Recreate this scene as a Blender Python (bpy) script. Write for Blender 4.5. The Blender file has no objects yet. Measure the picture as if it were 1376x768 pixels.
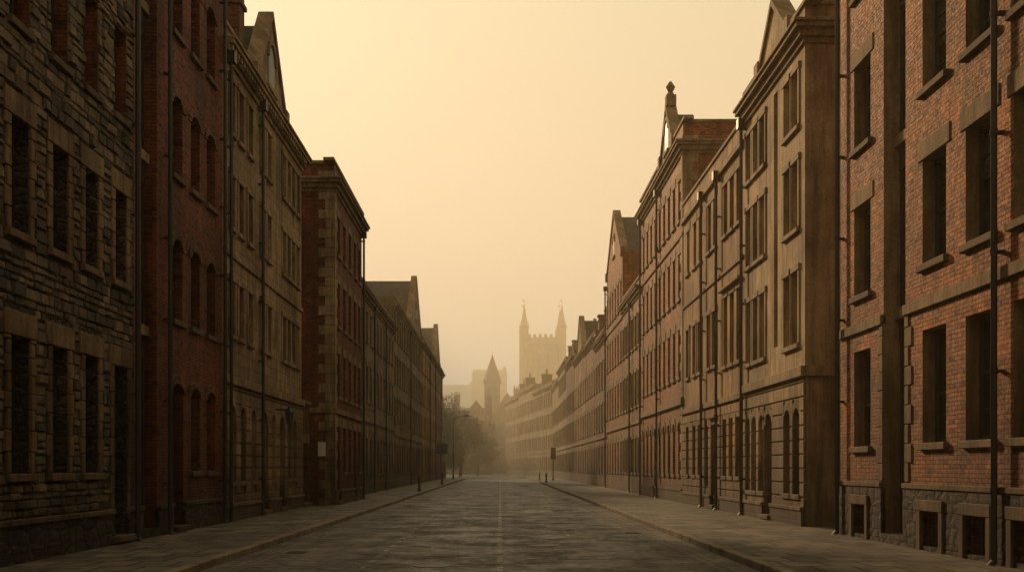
import bpy, math, random
from mathutils import Vector
random.seed(7)
R=math.radians
scene=bpy.context.scene
# ------------------------------------------------------------------ materials
def newmat(name):
    m=bpy.data.materials.new(name); m.use_nodes=True
    nt=m.node_tree; nt.nodes.clear()
    out=nt.nodes.new('ShaderNodeOutputMaterial'); b=nt.nodes.new('ShaderNodeBsdfPrincipled')
    nt.links.new(b.outputs[0],out.inputs[0]); return m,nt,b
def N(nt,t,**k):
    n=nt.nodes.new(t)
    for a,v in k.items(): setattr(n,a,v)
    return n
def setin(n,d):
    for k,v in d.items(): n.inputs[k].default_value=v
def math_(nt,op,a,b=None,c=None,clamp=False):
    n=N(nt,'ShaderNodeMath',operation=op,use_clamp=clamp)
    for i,x in enumerate((a,b,c)):
        if x is None: continue
        if isinstance(x,(int,float)): n.inputs[i].default_value=x
        else: nt.links.new(x,n.inputs[i])
    return n.outputs[0]
def mix(nt,f,a,b,mode='MIX'):
    n=N(nt,'ShaderNodeMix',data_type='RGBA',blend_type=mode)
    for s,x in ((n.inputs[0],f),(n.inputs[6],a),(n.inputs[7],b)):
        if isinstance(x,(int,float)): s.default_value=x
        elif isinstance(x,tuple): s.default_value=(x[0],x[1],x[2],1)
        else: nt.links.new(x,s)
    return n.outputs[2]
def noise(nt,vec,scale,detail=4,rough=.55,dist=0):
    n=N(nt,'ShaderNodeTexNoise'); setin(n,{'Scale':scale,'Detail':detail,'Roughness':rough,'Distortion':dist})
    nt.links.new(vec,n.inputs['Vector']); return n
def rng(nt,val,a,b,c=0.,d=1.):
    n=N(nt,'ShaderNodeMapRange'); n.clamp=True
    nt.links.new(val,n.inputs[0]); 
    for i,x in enumerate((a,b,c,d)): n.inputs[i+1].default_value=x
    return n.outputs[0]
def wallcoord(nt):
    g=N(nt,'ShaderNodeNewGeometry'); s=N(nt,'ShaderNodeSeparateXYZ'); nt.links.new(g.outputs['Position'],s.inputs[0])
    u=math_(nt,'ADD',s.outputs[0],s.outputs[1])
    c=N(nt,'ShaderNodeCombineXYZ'); nt.links.new(u,c.inputs[0]); nt.links.new(s.outputs[2],c.inputs[1])
    return g,s,u,c.outputs[0]
def scaled(nt,vec,s):
    n=N(nt,'ShaderNodeVectorMath',operation='MULTIPLY'); nt.links.new(vec,n.inputs[0]); n.inputs[1].default_value=s; return n.outputs[0]
def warp(nt,vec,src,scale,detail,amt):
    w=noise(nt,src,scale,detail); v=N(nt,'ShaderNodeVectorMath',operation='MULTIPLY_ADD')
    nt.links.new(w.outputs['Color'],v.inputs[0]); v.inputs[1].default_value=amt; nt.links.new(vec,v.inputs[2]); return v.outputs[0]
def weather(nt,g,s,uv,col,amt=.6):
    big=noise(nt,g.outputs['Position'],.45,5,.6).outputs[0]
    st=noise(nt,scaled(nt,uv,(2.6,.22,1)),1.0,5,.65).outputs[0]
    st2=noise(nt,scaled(nt,uv,(7,.5,1)),1.0,4,.6).outputs[0]
    col=mix(nt,rng(nt,big,.4,.60,0,amt),col,(.34,.29,.25),'MULTIPLY')
    col=mix(nt,rng(nt,st,.46,.62,0,amt),col,(.28,.25,.22),'MULTIPLY')
    col=mix(nt,rng(nt,st2,.52,.66,0,amt),col,(.38,.34,.30),'MULTIPLY')
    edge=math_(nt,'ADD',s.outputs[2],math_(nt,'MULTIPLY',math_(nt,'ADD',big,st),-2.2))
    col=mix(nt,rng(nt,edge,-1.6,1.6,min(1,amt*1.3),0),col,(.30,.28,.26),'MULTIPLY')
    return col
def brickmat(name,c1,c2,mortar,amt=.6,bw=.225,rh=.075,ms=.011,bump=.9):
    m,nt,b=newmat(name); g,s,u,uv=wallcoord(nt)
    v=warp(nt,uv,uv,2.5,2,(.014,.014,0))
    t=N(nt,'ShaderNodeTexBrick'); setin(t,{'Scale':1.,'Brick Width':bw,'Row Height':rh,'Mortar Size':ms,'Mortar Smooth':.2,'Bias':-.1})
    nt.links.new(v,t.inputs['Vector'])
    t.inputs['Color1'].default_value=(*c1,1); t.inputs['Color2'].default_value=(*c2,1); t.inputs['Mortar'].default_value=(*mortar,1)
    wn=N(nt,'ShaderNodeTexWhiteNoise',noise_dimensions='2D')
    fl=N(nt,'ShaderNodeVectorMath',operation='FLOOR'); nt.links.new(scaled(nt,uv,(1/bw,1/rh,1)),fl.inputs[0]); nt.links.new(fl.outputs[0],wn.inputs[0])
    col=mix(nt,rng(nt,wn.outputs[0],.6,1,0,.85),t.outputs['Color'],(.25,.19,.17),'MULTIPLY')
    fine=noise(nt,g.outputs['Position'],16,5,.75).outputs[0]
    col=mix(nt,rng(nt,fine,.38,.66,0,.75),col,(.48,.45,.42),'MULTIPLY')
    pale=noise(nt,g.outputs['Position'],1.1,5,.65).outputs[0]
    col=mix(nt,rng(nt,pale,.54,.72,0,.45),col,tuple(min(1,x*1.4+.008) for x in c1))
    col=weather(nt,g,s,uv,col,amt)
    nt.links.new(col,b.inputs['Base Color']); nt.links.new(rng(nt,fine,.35,.65,.62,.9),b.inputs['Roughness']); b.inputs['Specular IOR Level'].default_value=.16
    h=math_(nt,'ADD',math_(nt,'MULTIPLY',t.outputs['Fac'],-1.2),math_(nt,'MULTIPLY',fine,.8))
    h=math_(nt,'ADD',h,math_(nt,'MULTIPLY',wn.outputs[0],.6))
    bp=N(nt,'ShaderNodeBump'); setin(bp,{'Strength':bump,'Distance':.025}); nt.links.new(h,bp.inputs['Height']); nt.links.new(bp.outputs[0],b.inputs['Normal'])
    return m
def rubblemat(name,c1,c2,mortar,sx=3.9,sy=8.2):
    m,nt,b=newmat(name); g,s,u,uv=wallcoord(nt)
    v=warp(nt,uv,uv,1.8,3,(.30,.12,0)); v=warp(nt,v,uv,10,4,(.11,.07,0))
    sv=scaled(nt,v,(sx,sy,1))
    e=N(nt,'ShaderNodeTexVoronoi',feature='DISTANCE_TO_EDGE',voronoi_dimensions='2D'); e.inputs['Scale'].default_value=1; e.inputs['Randomness'].default_value=.95
    f=N(nt,'ShaderNodeTexVoronoi',feature='F1',voronoi_dimensions='2D'); f.inputs['Scale'].default_value=1; f.inputs['Randomness'].default_value=.95
    nt.links.new(sv,e.inputs['Vector']); nt.links.new(sv,f.inputs['Vector'])
    sc=N(nt,'ShaderNodeSeparateColor'); nt.links.new(f.outputs['Color'],sc.inputs[0])
    col=mix(nt,sc.outputs[0],c1,c2)
    col=mix(nt,rng(nt,sc.outputs[1],.4,1,0,.9),col,(.22,.20,.18),'MULTIPLY')
    fine=noise(nt,g.outputs['Position'],11,7,.75).outputs[0]
    col=mix(nt,rng(nt,fine,.38,.62,0,.9),col,(.34,.32,.30),'MULTIPLY')
    gap=rng(nt,e.outputs['Distance'],.01,.10,1,0)
    col=mix(nt,gap,col,mortar)
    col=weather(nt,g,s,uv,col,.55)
    nt.links.new(col,b.inputs['Base Color']); b.inputs['Roughness'].default_value=.82; b.inputs['Specular IOR Level'].default_value=.25
    h=math_(nt,'ADD',rng(nt,e.outputs['Distance'],0,.25),math_(nt,'ADD',math_(nt,'MULTIPLY',fine,2.0),math_(nt,'MULTIPLY',sc.outputs[2],1.2)))
    bp=N(nt,'ShaderNodeBump'); setin(bp,{'Strength':1.,'Distance':.12}); nt.links.new(h,bp.inputs['Height']); nt.links.new(bp.outputs[0],b.inputs['Normal'])
    return m
def stonemat(name,c1,c2,amt=.6,block=None,bump=.6,rough=.85,bd=.025):
    m,nt,b=newmat(name); g,s,u,uv=wallcoord(nt)
    n1=noise(nt,g.outputs['Position'],1.6,6,.7).outputs[0]; n2=noise(nt,g.outputs['Position'],18,6,.75).outputs[0]
    col=mix(nt,rng(nt,n1,.38,.64),c1,c2)
    col=mix(nt,rng(nt,n2,.4,.66,0,.6),col,(.5,.47,.44),'MULTIPLY')
    h=math_(nt,'ADD',math_(nt,'MULTIPLY',n2,.8),n1)
    if block:
        t=N(nt,'ShaderNodeTexBrick'); setin(t,{'Scale':1.,'Brick Width':block[0],'Row Height':block[1],'Mortar Size':.010,'Mortar Smooth':.3,'Bias':0.})
        t.inputs['Color1'].default_value=(1,1,1,1); t.inputs['Color2'].default_value=(.66,.65,.63,1); t.inputs['Mortar'].default_value=(.33,.31,.29,1)
        nt.links.new(uv,t.inputs['Vector']); col=mix(nt,.9,col,t.outputs['Color'],'MULTIPLY')
        h=math_(nt,'SUBTRACT',h,math_(nt,'MULTIPLY',t.outputs['Fac'],.8))
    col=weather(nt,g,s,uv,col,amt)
    nt.links.new(col,b.inputs['Base Color']); b.inputs['Roughness'].default_value=rough; b.inputs['Specular IOR Level'].default_value=.2
    bp=N(nt,'ShaderNodeBump'); setin(bp,{'Strength':bump,'Distance':bd}); nt.links.new(h,bp.inputs['Height']); nt.links.new(bp.outputs[0],b.inputs['Normal'])
    return m
def plain(name,c,rough=.6,metal=0,var=.3,scale=6,spec=.5):
    m,nt,b=newmat(name); g=N(nt,'ShaderNodeNewGeometry')
    n=noise(nt,g.outputs['Position'],scale,4,.6).outputs[0]
    nt.links.new(mix(nt,rng(nt,n,.3,.7,0,var),c,(c[0]*.45,c[1]*.45,c[2]*.45)),b.inputs['Base Color'])
    b.inputs['Roughness'].default_value=rough; b.inputs['Metallic'].default_value=metal; b.inputs['Specular IOR Level'].default_value=spec
    return m
M={}
M['brick_orange']=brickmat('orange_brick',(.56,.185,.036),(.36,.105,.024),(.10,.056,.028),.55)
M['brick_red']=brickmat('red_brick',(.30,.075,.03),(.20,.052,.024),(.075,.048,.035),.55)
M['brick_tan']=brickmat('tan_brick',(.46,.22,.08),(.32,.145,.056),(.14,.095,.055),.65)
M['brick_brown']=brickmat('brown_brick',(.29,.125,.06),(.21,.09,.045),(.11,.08,.06),.6)
M['rubble']=rubblemat('rubble_stone',(.15,.12,.088),(.27,.21,.14),(.03,.024,.018))
M['plinth']=rubblemat('plinth_stone',(.16,.13,.095),(.25,.20,.135),(.035,.028,.021),2.6,4.4)
M['stone_a']=stonemat('grey_rubble_block',(.20,.165,.12),(.12,.098,.07),.4,None,1.0,.8,.05)
M['stone_b']=stonemat('brown_rubble_block',(.28,.215,.14),(.17,.13,.085),.4,None,1.0,.8,.05)
M['stone_c']=stonemat('dark_rubble_block',(.10,.084,.064),(.055,.046,.036),.3,None,1.0,.75,.05)
M['stone_d']=stonemat('pale_rubble_block',(.36,.28,.185),(.22,.17,.115),.4,None,1.0,.8,.05)
M['cream']=stonemat('cream_render',(.52,.39,.23),(.36,.265,.15),.65)
M['ashlar']=stonemat('ashlar_stone',(.50,.37,.21),(.35,.255,.145),.65,(.9,.32))
M['ashlar_grey']=stonemat('grey_ashlar',(.34,.265,.17),(.23,.18,.12),.65,(.8,.3))
M['render_tan']=stonemat('tan_render',(.48,.29,.125),(.31,.19,.085),.8)
M['trim']=stonemat('sandstone_trim',(.40,.295,.17),(.25,.185,.11),.6)
M['trim_mid']=stonemat('dirty_sandstone',(.30,.21,.115),(.19,.137,.078),.6)
M['trim_dark']=stonemat('weathered_trim',(.16,.115,.075),(.10,.075,.05),.5)
M['slate']=brickmat('slate',(.075,.072,.07),(.05,.048,.047),(.02,.02,.02),.3,.3,.18,.006,.5)
M['iron']=plain('cast_iron',(.018,.018,.017),.5,0,.3,6,.3)
M['frame']=plain('painted_frame',(.018,.026,.024),.5,0,.4,6,.35)
M['door']=plain('door_paint',(.02,.026,.026),.45)
M['bluedoor']=plain('blue_door_paint',(.035,.075,.11),.45)
M['blind']=plain('blind_behind_glass',(.06,.052,.04),.2,0,.3)
M['pot']=plain('clay_pot',(.34,.15,.08),.8)
M['lead']=plain('roof_lead',(.1,.1,.1),.6)
def glass():
    m,nt,b=newmat('window_glass'); g=N(nt,'ShaderNodeNewGeometry')
    n=noise(nt,g.outputs['Position'],1.3,2,.5).outputs[0]
    nt.links.new(mix(nt,rng(nt,n,.4,.65),(.005,.006,.006),(.014,.015,.014)),b.inputs['Base Color'])
    n2=noise(nt,g.outputs['Position'],9,3,.6).outputs[0]
    nt.links.new(rng(nt,n2,.3,.7,.04,.16),b.inputs['Roughness'])
    bp=N(nt,'ShaderNodeBump'); setin(bp,{'Strength':.15,'Distance':.02}); nt.links.new(n,bp.inputs['Height']); nt.links.new(bp.outputs[0],b.inputs['Normal'])
    return m
M['glass']=glass()
# ------------------------------------------------------------------ mesh helpers
class Fr:
    def __init__(s,o,d,n): s.o=o; s.d=d; s.n=n
    def P(s,u,w,z): return (s.o[0]+s.d[0]*u+s.n[0]*w, s.o[1]+s.d[1]*u+s.n[1]*w, z)
class MB:
    def __init__(s): s.v=[]; s.f=[]; s.m=[]; s.mats=[]
    def mi(s,k):
        if k not in s.mats: s.mats.append(k)
        return s.mats.index(k)
    def poly(s,pts,k):
        i=len(s.v); s.v+=[tuple(p) for p in pts]; s.f.append(tuple(range(i,i+len(pts)))); s.m.append(s.mi(k))
    def box(s,f,u0,u1,w0,w1,z0,z1,k):
        i=len(s.v)
        for z in (z0,z1):
            for (u,w) in ((u0,w0),(u1,w0),(u1,w1),(u0,w1)): s.v.append(f.P(u,w,z))
        for q in ((0,1,2,3),(4,7,6,5),(0,4,5,1),(1,5,6,2),(2,6,7,3),(3,7,4,0)):
            s.f.append(tuple(i+a for a in q)); s.m.append(s.mi(k))
    def prism(s,f,pts,w0,w1,k):
        n=len(pts); i=len(s.v)
        for w in (w0,w1):
            for (u,z) in pts: s.v.append(f.P(u,w,z))
        s.f.append(tuple(range(i,i+n))); s.f.append(tuple(range(i+2*n-1,i+n-1,-1)))
        for a in range(n):
            b=(a+1)%n; s.f.append((i+a,i+b,i+n+b,i+n+a))
        s.m+= [s.mi(k)]*(n+2)
    def cyl(s,p0,p1,r0,r1,k,seg=8,cap=True):
        p0=Vector(p0);p1=Vector(p1);d=(p1-p0).normalized()
        a=d.orthogonal().normalized(); b=d.cross(a); i=len(s.v)
        for p,r in ((p0,r0),(p1,r1)):
            for t in range(seg):
                an=2*math.pi*t/seg; s.v.append(tuple(p+a*math.cos(an)*r+b*math.sin(an)*r))
        for t in range(seg):
            u=(t+1)%seg; s.f.append((i+t,i+u,i+seg+u,i+seg+t)); s.m.append(s.mi(k))
        if cap:
            s.f.append(tuple(range(i,i+seg))); s.f.append(tuple(range(i+2*seg-1,i+seg-1,-1))); s.m+=[s.mi(k)]*2
    def obj(s,name,parent=None,bevel=0,smooth=False):
        if not s.f: return None
        me=bpy.data.meshes.new(name); me.from_pydata(s.v,[],s.f)
        for k in s.mats: me.materials.append(M[k])
        me.polygons.foreach_set('material_index',s.m)
        if smooth: me.polygons.foreach_set('use_smooth',[True]*len(s.f))
        me.update()
        import bmesh
        bm=bmesh.new(); bm.from_mesh(me); bmesh.ops.recalc_face_normals(bm,faces=bm.faces); bm.to_mesh(me); bm.free()
        o=bpy.data.objects.new(name,me); scene.collection.objects.link(o)
        if parent: o.parent=parent
        if bevel:
            mo=o.modifiers.new('bevel','BEVEL'); mo.width=bevel; mo.segments=1; mo.limit_method='ANGLE'
        return o
def empty(name):
    o=bpy.data.objects.new(name,None); scene.collection.objects.link(o); return o
WF=Fr((0,0),(1,0),(0,1))
def free(u0,u1,z0,z1,ops,pad=0):
    bl=sorted((o['u0']-pad,o['u1']+pad) for o in ops if o['z0']-pad<z1 and o['z1']+pad>z0)
    r=[];c=u0
    for a,b in bl:
        if a>c: r.append((c,min(a,u1)))
        c=max(c,b)
    if c<u1: r.append((c,u1))
    return [(a,b) for a,b in r if b-a>.03]
def sheet(mb,f,u0,u1,z0,z1,w,ops,k):
    us=sorted({u0,u1}|{x for o in ops for x in (o['u0'],o['u1'])}); zs=sorted({z0,z1}|{x for o in ops for x in (o['z0'],o['z1'])})
    us=[x for x in us if u0<=x<=u1]; zs=[x for x in zs if z0<=x<=z1]
    for a,b in zip(us,us[1:]):
        for c,d in zip(zs,zs[1:]):
            mu=(a+b)/2;mz=(c+d)/2
            if any(o['u0']<mu<o['u1'] and o['z0']<mz<o['z1'] for o in ops): continue
            mb.poly([f.P(a,w,c),f.P(b,w,c),f.P(b,w,d),f.P(a,w,d)],k)
def O(uc,wd,z0,z1,kind='sash',sur='sill',**k):
    d=dict(u0=uc-wd/2,u1=uc+wd/2,z0=z0,z1=z1,kind=kind,sur=sur,arch=0,rd=.28); d.update(k); return d
def opening(f,wb,gb,tb,o,wall,trim):
    u0,u1,z0,z1,rd=o['u0'],o['u1'],o['z0'],o['z1'],o['rd']; P=f.P; rk=o.get('rk',wall)
    uc=(u0+u1)/2; hw=(u1-u0)/2
    wb.poly([P(u0,0,z0),P(u0,-rd-.1,z0),P(u0,-rd-.1,z1),P(u0,0,z1)],rk)
    wb.poly([P(u1,0,z0),P(u1,-rd-.1,z0),P(u1,-rd-.1,z1),P(u1,0,z1)],rk)
    wb.poly([P(u0,0,z0),P(u1,0,z0),P(u1,-rd-.1,z0),P(u0,-rd-.1,z0)],trim)
    wb.poly([P(u0,0,z1),P(u1,0,z1),P(u1,-rd-.1,z1),P(u0,-rd-.1,z1)],rk)
    ar=o['arch']
    if ar:
        ns=8; pts=[]
        for i in range(ns+1):
            t=math.pi*i/ns; pts.append((uc-hw*math.cos(t), z1-ar+ar*math.sin(t)))
        for i in range(ns):
            (a,b),(c,d)=pts[i],pts[i+1]
            wb.poly([P(a,0.0,b),P(c,0.0,d),P(c,0.0,z1),P(a,0.0,z1)],wall)
            wb.poly([P(a,0,b),P(c,0,d),P(c,-rd,d),P(a,-rd,b)],rk)
        if o['sur'] in('archring','archbrick'):
            t=.22
            for i in range(ns):
                (a,b),(c,d)=pts[i],pts[i+1]
                def out(p): 
                    x=p[0]-uc;y=p[1]-(z1-ar);l=math.hypot(x,y) or 1; return (p[0]+x/l*t,p[1]+y/l*t)
                e,g=out((a,b)),out((c,d))
                tb.prism(f,[(a,b),(c,d),g,e],-.02,.035,trim if o['sur']=='archring' else 'brick_brown')
    kind=o['kind']; fk=o.get('fk','frame')
    if kind in('sash','case'):
        sp=None
        r=random.random()
        if r<.2: sp=z0+(z1-z0)*random.choice((.45,.6,.75)); 
        tl=random.uniform(-.006,.006); t2=random.uniform(-.006,.006)
        def pane(a,b,k): gb.poly([P(u0,-rd+tl,a),P(u1,-rd+t2,a),P(u1,-rd+t2,b),P(u0,-rd+tl,b)],k)
        if sp: pane(z0,sp,'glass'); pane(sp,z1,'blind')
        else: pane(z0,z1,'glass')
        fw=.06
        gb.box(f,u0+.001,u0+fw,-rd-.03,-rd+.06,z0+.002,z1-.002,fk); gb.box(f,u1-fw,u1-.001,-rd-.03,-rd+.06,z0+.002,z1-.002,fk)
        gb.box(f,u0+fw,u1-fw,-rd-.03,-rd+.055,z0+.003,z0+.08,fk); gb.box(f,u0+fw,u1-fw,-rd-.03,-rd+.055,z1-.08-ar*.4,z1-.003,fk)
        zm=(z0+z1)/2+random.choice((0,0,0,-.12,.1))
        gb.box(f,u0+fw,u1-fw,-rd-.03,-rd+.04,zm-.03,zm+.03,fk)
        if u1-u0>.6: gb.box(f,uc-.016,uc+.016,-rd-.03,-rd+.025,z0+.08,z1-.08,fk)
        if u1-u0>.9 :
            for q in (.25,.75): gb.box(f,u0+fw,u1-fw,-rd-.028,-rd+.02,z0+(z1-z0)*q-.012,z0+(z1-z0)*q+.012,fk)
    elif kind=='door':
        dk=o.get('dk','door'); zt=z0+(z1-z0)*.76
        gb.box(f,u0+.001,u0+.08,-rd-.05,-rd+.06,z0+.002,z1-.002,fk); gb.box(f,u1-.08,u1-.001,-rd-.05,-rd+.06,z0+.002,z1-.002,fk)
        gb.box(f,u0+.08,u1-.08,-rd-.05,-rd+.055,zt,zt+.08,fk); gb.box(f,u0+.08,u1-.08,-rd-.05,-rd+.055,z1-.07,z1-.003,fk)
        gb.poly([P(u0+.08,-rd,zt),P(u1-.08,-rd,zt),P(u1-.08,-rd,z1),P(u0+.08,-rd,z1)],'glass')
        gb.box(f,u0+.08,u1-.08,-rd-.05,-rd,z0+.01,zt-.002,dk)
        for a,b in ((.08,.45),(.52,.92)):
            for c,d in ((u0+.16,uc-.05),(uc+.05,u1-.16)):
                if d-c>.05: gb.box(f,c,d,-rd-.01,-rd+.02,z0+(zt-z0)*a,z0+(zt-z0)*b,dk)
        tb.box(f,u0-.05,u1+.05,-rd-.05,.18,z0-.12,z0+.004,trim)
    elif kind=='bay':
        fl=o['floors']
        gb.poly([P(u0,-rd,z0),P(u1,-rd,z0),P(u1,-rd,z1),P(u0,-rd,z1)],'glass')
        for a in (u0+.001,u1-.08): gb.box(f,a,a+.079,-rd-.03,-rd+.08,z0+.002,z1-.002,fk)
        gb.box(f,uc-.03,uc+.03,-rd-.03,-rd+.05,z0+.002,z1-.002,fk)
        z=z0
        while z<z1-.3:
            gb.box(f,u0+.08,u1-.08,-rd-.03,-rd+.04,z,z+.05,fk); z+=.62
        for zf in fl:
            gb.box(f,u0+.002,u1-.002,-rd-.03,-rd+.1,zf-.45,zf,fk)
            tb.box(f,u0+.003,u1-.003,-rd-.03,-rd+.2,zf,zf+.22,'trim')
    elif kind=='vent':
        gb.poly([P(u0,-rd,z0),P(u1,-rd,z0),P(u1,-rd,z1),P(u0,-rd,z1)],'glass')
        n=max(2,int((u1-u0)/.13))
        for i in range(1,n): 
            a=u0+(u1-u0)*i/n; gb.box(f,a-.012,a+.012,-.12,-.096,z0,z1,'iron')
    s=o['sur']
    if s=='block':
        z=z0;i=0
        while z<z1-.05:
            zz=min(z+random.uniform(.22,.36),z1)
            ww=.21 if i%2 else .14
            tb.box(f,u0-ww,u0-.001,-.06,.045,z,zz-.008,trim); tb.box(f,u1+.001,u1+ww,-.06,.045,z,zz-.008,trim)
            z=zz;i+=1
        tb.box(f,u0-.22,u1+.22,-.06,.05,z1+.001,z1+.38,trim); tb.box(f,u0-.14,u1+.14,-.2,.085,z0-.13,z0-.001,trim)
    if s=='lintel':
        tb.box(f,u0-.18,u1+.18,-.06,.025,z1+.001,z1+.34,trim)
    if s=='frame':
        tb.box(f,u0-.17,u0-.001,-.02,.10,z0-.1,z1,trim); tb.box(f,u1+.001,u1+.17,-.02,.10,z0-.1,z1,trim); tb.box(f,u0-.18,u1+.18,-.02,.11,z1+.001,z1+.2,trim)
    if s=='arcsur':
        t=.14
        tb.box(f,u0-t,u0-.001,-.05,.04,z0,z1,trim); tb.box(f,u1+.001,u1+t,-.05,.04,z0,z1,trim); tb.box(f,u0-t-.03,u1+t+.03,-.05,.06,z1+.001,z1+.17,trim)
    if s in('lintel','sill','arcsur','archring','archbrick') and kind in('sash','case'):
        tb.box(f,u0-.1,u1+.1,-.2,.09,z0-.13,z0-.001,o.get('sk',trim))
    if s=='hood':
        tb.box(f,u0-.12,u1+.12,-.05,.03,z1+.001,z1+.22,trim); tb.box(f,u0-.22,u1+.22,-.05,.16,z1+.222,z1+.32,trim); tb.box(f,u0-.1,u1+.1,-.2,.09,z0-.13,z0-.001,trim)
def chimney(mb,f,u,w,z0,z1,lu,lw,pots,k='brick_brown'):
    mb.box(f,u-lu/2,u+lu/2,w-lw/2,w+lw/2,z0,z1,k)
    mb.box(f,u-lu/2-.07,u+lu/2+.07,w-lw/2-.07,w+lw/2+.07,z1-.42,z1-.3,k)
    mb.box(f,u-lu/2-.1,u+lu/2+.1,w-lw/2-.1,w+lw/2+.1,z1+.001,z1+.14,'trim_dark')
    for i in range(pots):
        uu=u-lu/2+lu*(i+.5)/pots; h=random.uniform(.5,.85)
        mb.cyl(f.P(uu,w,z1+.14),f.P(uu,w,z1+.14+h),.15,.12,'pot',8); mb.cyl(f.P(uu,w,z1+.14+h-.08),f.P(uu,w,z1+.14+h+.02),.15,.15,'pot',8)
def building(name,f,u0,u1,h,depth,wall,ops,trim='trim',bands=(),cornice=None,gables=(),pipes=(),quoin=None,chims=(),rust=None,plinth=None,bev=0,ext0=0,ext1=0,coping=True,dent=False,roof=True,fine=True):
    E=empty(name); wb,gb,tb,rb=MB(),MB(),MB(),MB()
    u0+=.006; u1-=.006
    sheet(wb,f,u0,u1,0,h,0,ops,wall)
    P=f.P
    for u in (u0,u1): wb.poly([P(u,0,0),P(u,-depth,0),P(u,-depth,h),P(u,0,h)],wall)
    wb.poly([P(u0,-depth,0),P(u1,-depth,0),P(u1,-depth,h),P(u0,-depth,h)],wall)
    for o in ops: opening(f,wb,gb,tb,o,wall,trim)
    zr=h-.5
    rb.poly([P(u0+.01,-.01,zr),P(u1-.01,-.01,zr),P(u1-.01,-depth+.01,zr),P(u0+.01,-depth+.01,zr)],'lead')
    wb.poly([P(u0,-.32,zr),P(u1,-.32,zr),P(u1,-.32,h),P(u0,-.32,h)],wall)
    if roof:
        rz=h+min(2.2,depth*.25)-.4; a,b=-.8,-depth+.3; c=(a+b)/2
        rb.poly([P(u0+.3,a,zr+.01),P(u1-.3,a,zr+.01),P(u1-.3,c,rz),P(u0+.3,c,rz)],'slate'); rb.poly([P(u0+.3,b,zr+.01),P(u1-.3,b,zr+.01),P(u1-.3,c,rz),P(u0+.3,c,rz)],'slate')
        for u in (u0+.3,u1-.3): rb.poly([P(u,a,zr+.01),P(u,b,zr+.01),P(u,c,rz)],wall)
    if coping:
        cuts=[dict(u0=g['uc']-g['hw'],u1=g['uc']+g['hw'],z0=h-1,z1=h+1) for g in gables]
        for a,b in free(u0-ext0*.5,u1+ext1*.5,h,h+.1,cuts): tb.box(f,a,b,-.36,.06,h+.001,h+.12,trim)
        for u,e in ((u0,ext0),(u1,ext1)):
            if e:
                s=1 if u==u0 else -1
                tb.box(f,min(u-s*.06,u+s*.3),max(u-s*.06,u+s*.3),-depth,-.362,h+.001,h+.118,trim)
    if plinth:
        zp,kp,pr=plinth
        po=[o for o in ops if o['z0']<zp-.02]
        zz=sorted({0,zp}|{z for o in po for z in (o['z0'],o['z1']) if 0<z<zp})
        for c,d in zip(zz,zz[1:]):
            for a,b in free(u0,u1,c+.002,d-.002,po): tb.box(f,a,b,-.05,pr,c,d,kp)
        for a,b in free(u0,u1,zp,zp+.1,[o for o in po if o['z1']>zp]): tb.box(f,a,b,-.05,pr+.03,zp+.001,zp+.1,trim)
    for (za,zb,pr) in bands:
        for a,b in free(u0-ext0*pr,u1+ext1*pr,za,zb,[o for o in ops if o['kind']=='bay' or o['z0']<za and o['z1']>zb]): tb.box(f,a,b,-.05,pr,za,zb,trim)
        if ext0: tb.box(f,u0-pr,u0+.02,-depth,-.052,za,zb,trim)
    if rust:
        z,zt=rust
        while z<zt-.1:
            zz=min(z+.36,zt)
            for a,b in free(u0,u1,z,zz,ops,.001):
                tb.box(f,a,b,-.04,.04,z,zz-.035,wall)
            z=zz
    if cornice:
        for (dz0,dz1,pr) in ((0,.14,.07),(.141,.32,.17),(.321,.44,.30),(.441,.52,.36)):
            tb.box(f,u0-ext0*pr,u1+ext1*pr,-.05,pr,cornice+dz0,cornice+dz1,trim)
            if ext0: tb.box(f,u0-pr,u0+.02,-depth,-.052,cornice+dz0,cornice+dz1,trim)
        if dent:
            u=u0+.1
            while u<u1-.15: tb.box(f,u,u+.14,.171,.25,cornice+.17,cornice+.319,trim); u+=.32
    if quoin:
        for uq,sg in quoin:
            z=.0;i=0
            while z<h-.6:
                ww=.62 if i%2 else .36; wd=.36 if i%2 else .62
                a,b=sorted((uq-sg*.03,uq+sg*ww)); tb.box(f,a,b,-.02,.035,z,z+.36,'trim')
                a,b=sorted((uq-sg*.031,uq+sg*.02)); tb.box(f,a,b,-wd,-.021,z,z+.36,'trim')
                z+=.375;i+=1
    for g in gables:
        uc,hw,za=g['uc'],g['hw'],g['za']; zs=h
        wb.poly([P(uc-hw,0,zs),P(uc+hw,0,zs),P(uc,0,za)],wall); 
        wb.poly([P(uc-hw,-.35,zs-.4),P(uc+hw,-.35,zs-.4),P(uc+hw,-.35,zs),P(uc,-.35,za),P(uc-hw,-.35,zs)],wall)
        dz=.25
        gd=g.get('d',depth)
        rb.poly([P(uc-hw,-.3,zs-dz),P(uc,-.3,za-dz),P(uc,-gd,za-dz),P(uc-hw,-gd,zs-dz)],'slate'); rb.poly([P(uc+hw,-.3,zs-dz),P(uc,-.3,za-dz),P(uc,-gd,za-dz),P(uc+hw,-gd,zs-dz)],'slate')
        wb.poly([P(uc-hw,-gd+.01,zs-dz),P(uc+hw,-gd+.01,zs-dz),P(uc,-gd+.01,za-dz)],wall)
        for s in (-1,1):
            tb.prism(f,[(uc+s*hw,zs),(uc+s*(hw+.25),zs),(uc,za+.22),(uc,za)],-.42,.08,trim)
            tb.box(f,min(uc+s*(hw-.1),uc+s*(hw+.35)),max(uc+s*(hw-.1),uc+s*(hw+.35)),-.44,.12,zs-.25,zs+.3,trim)
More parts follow.
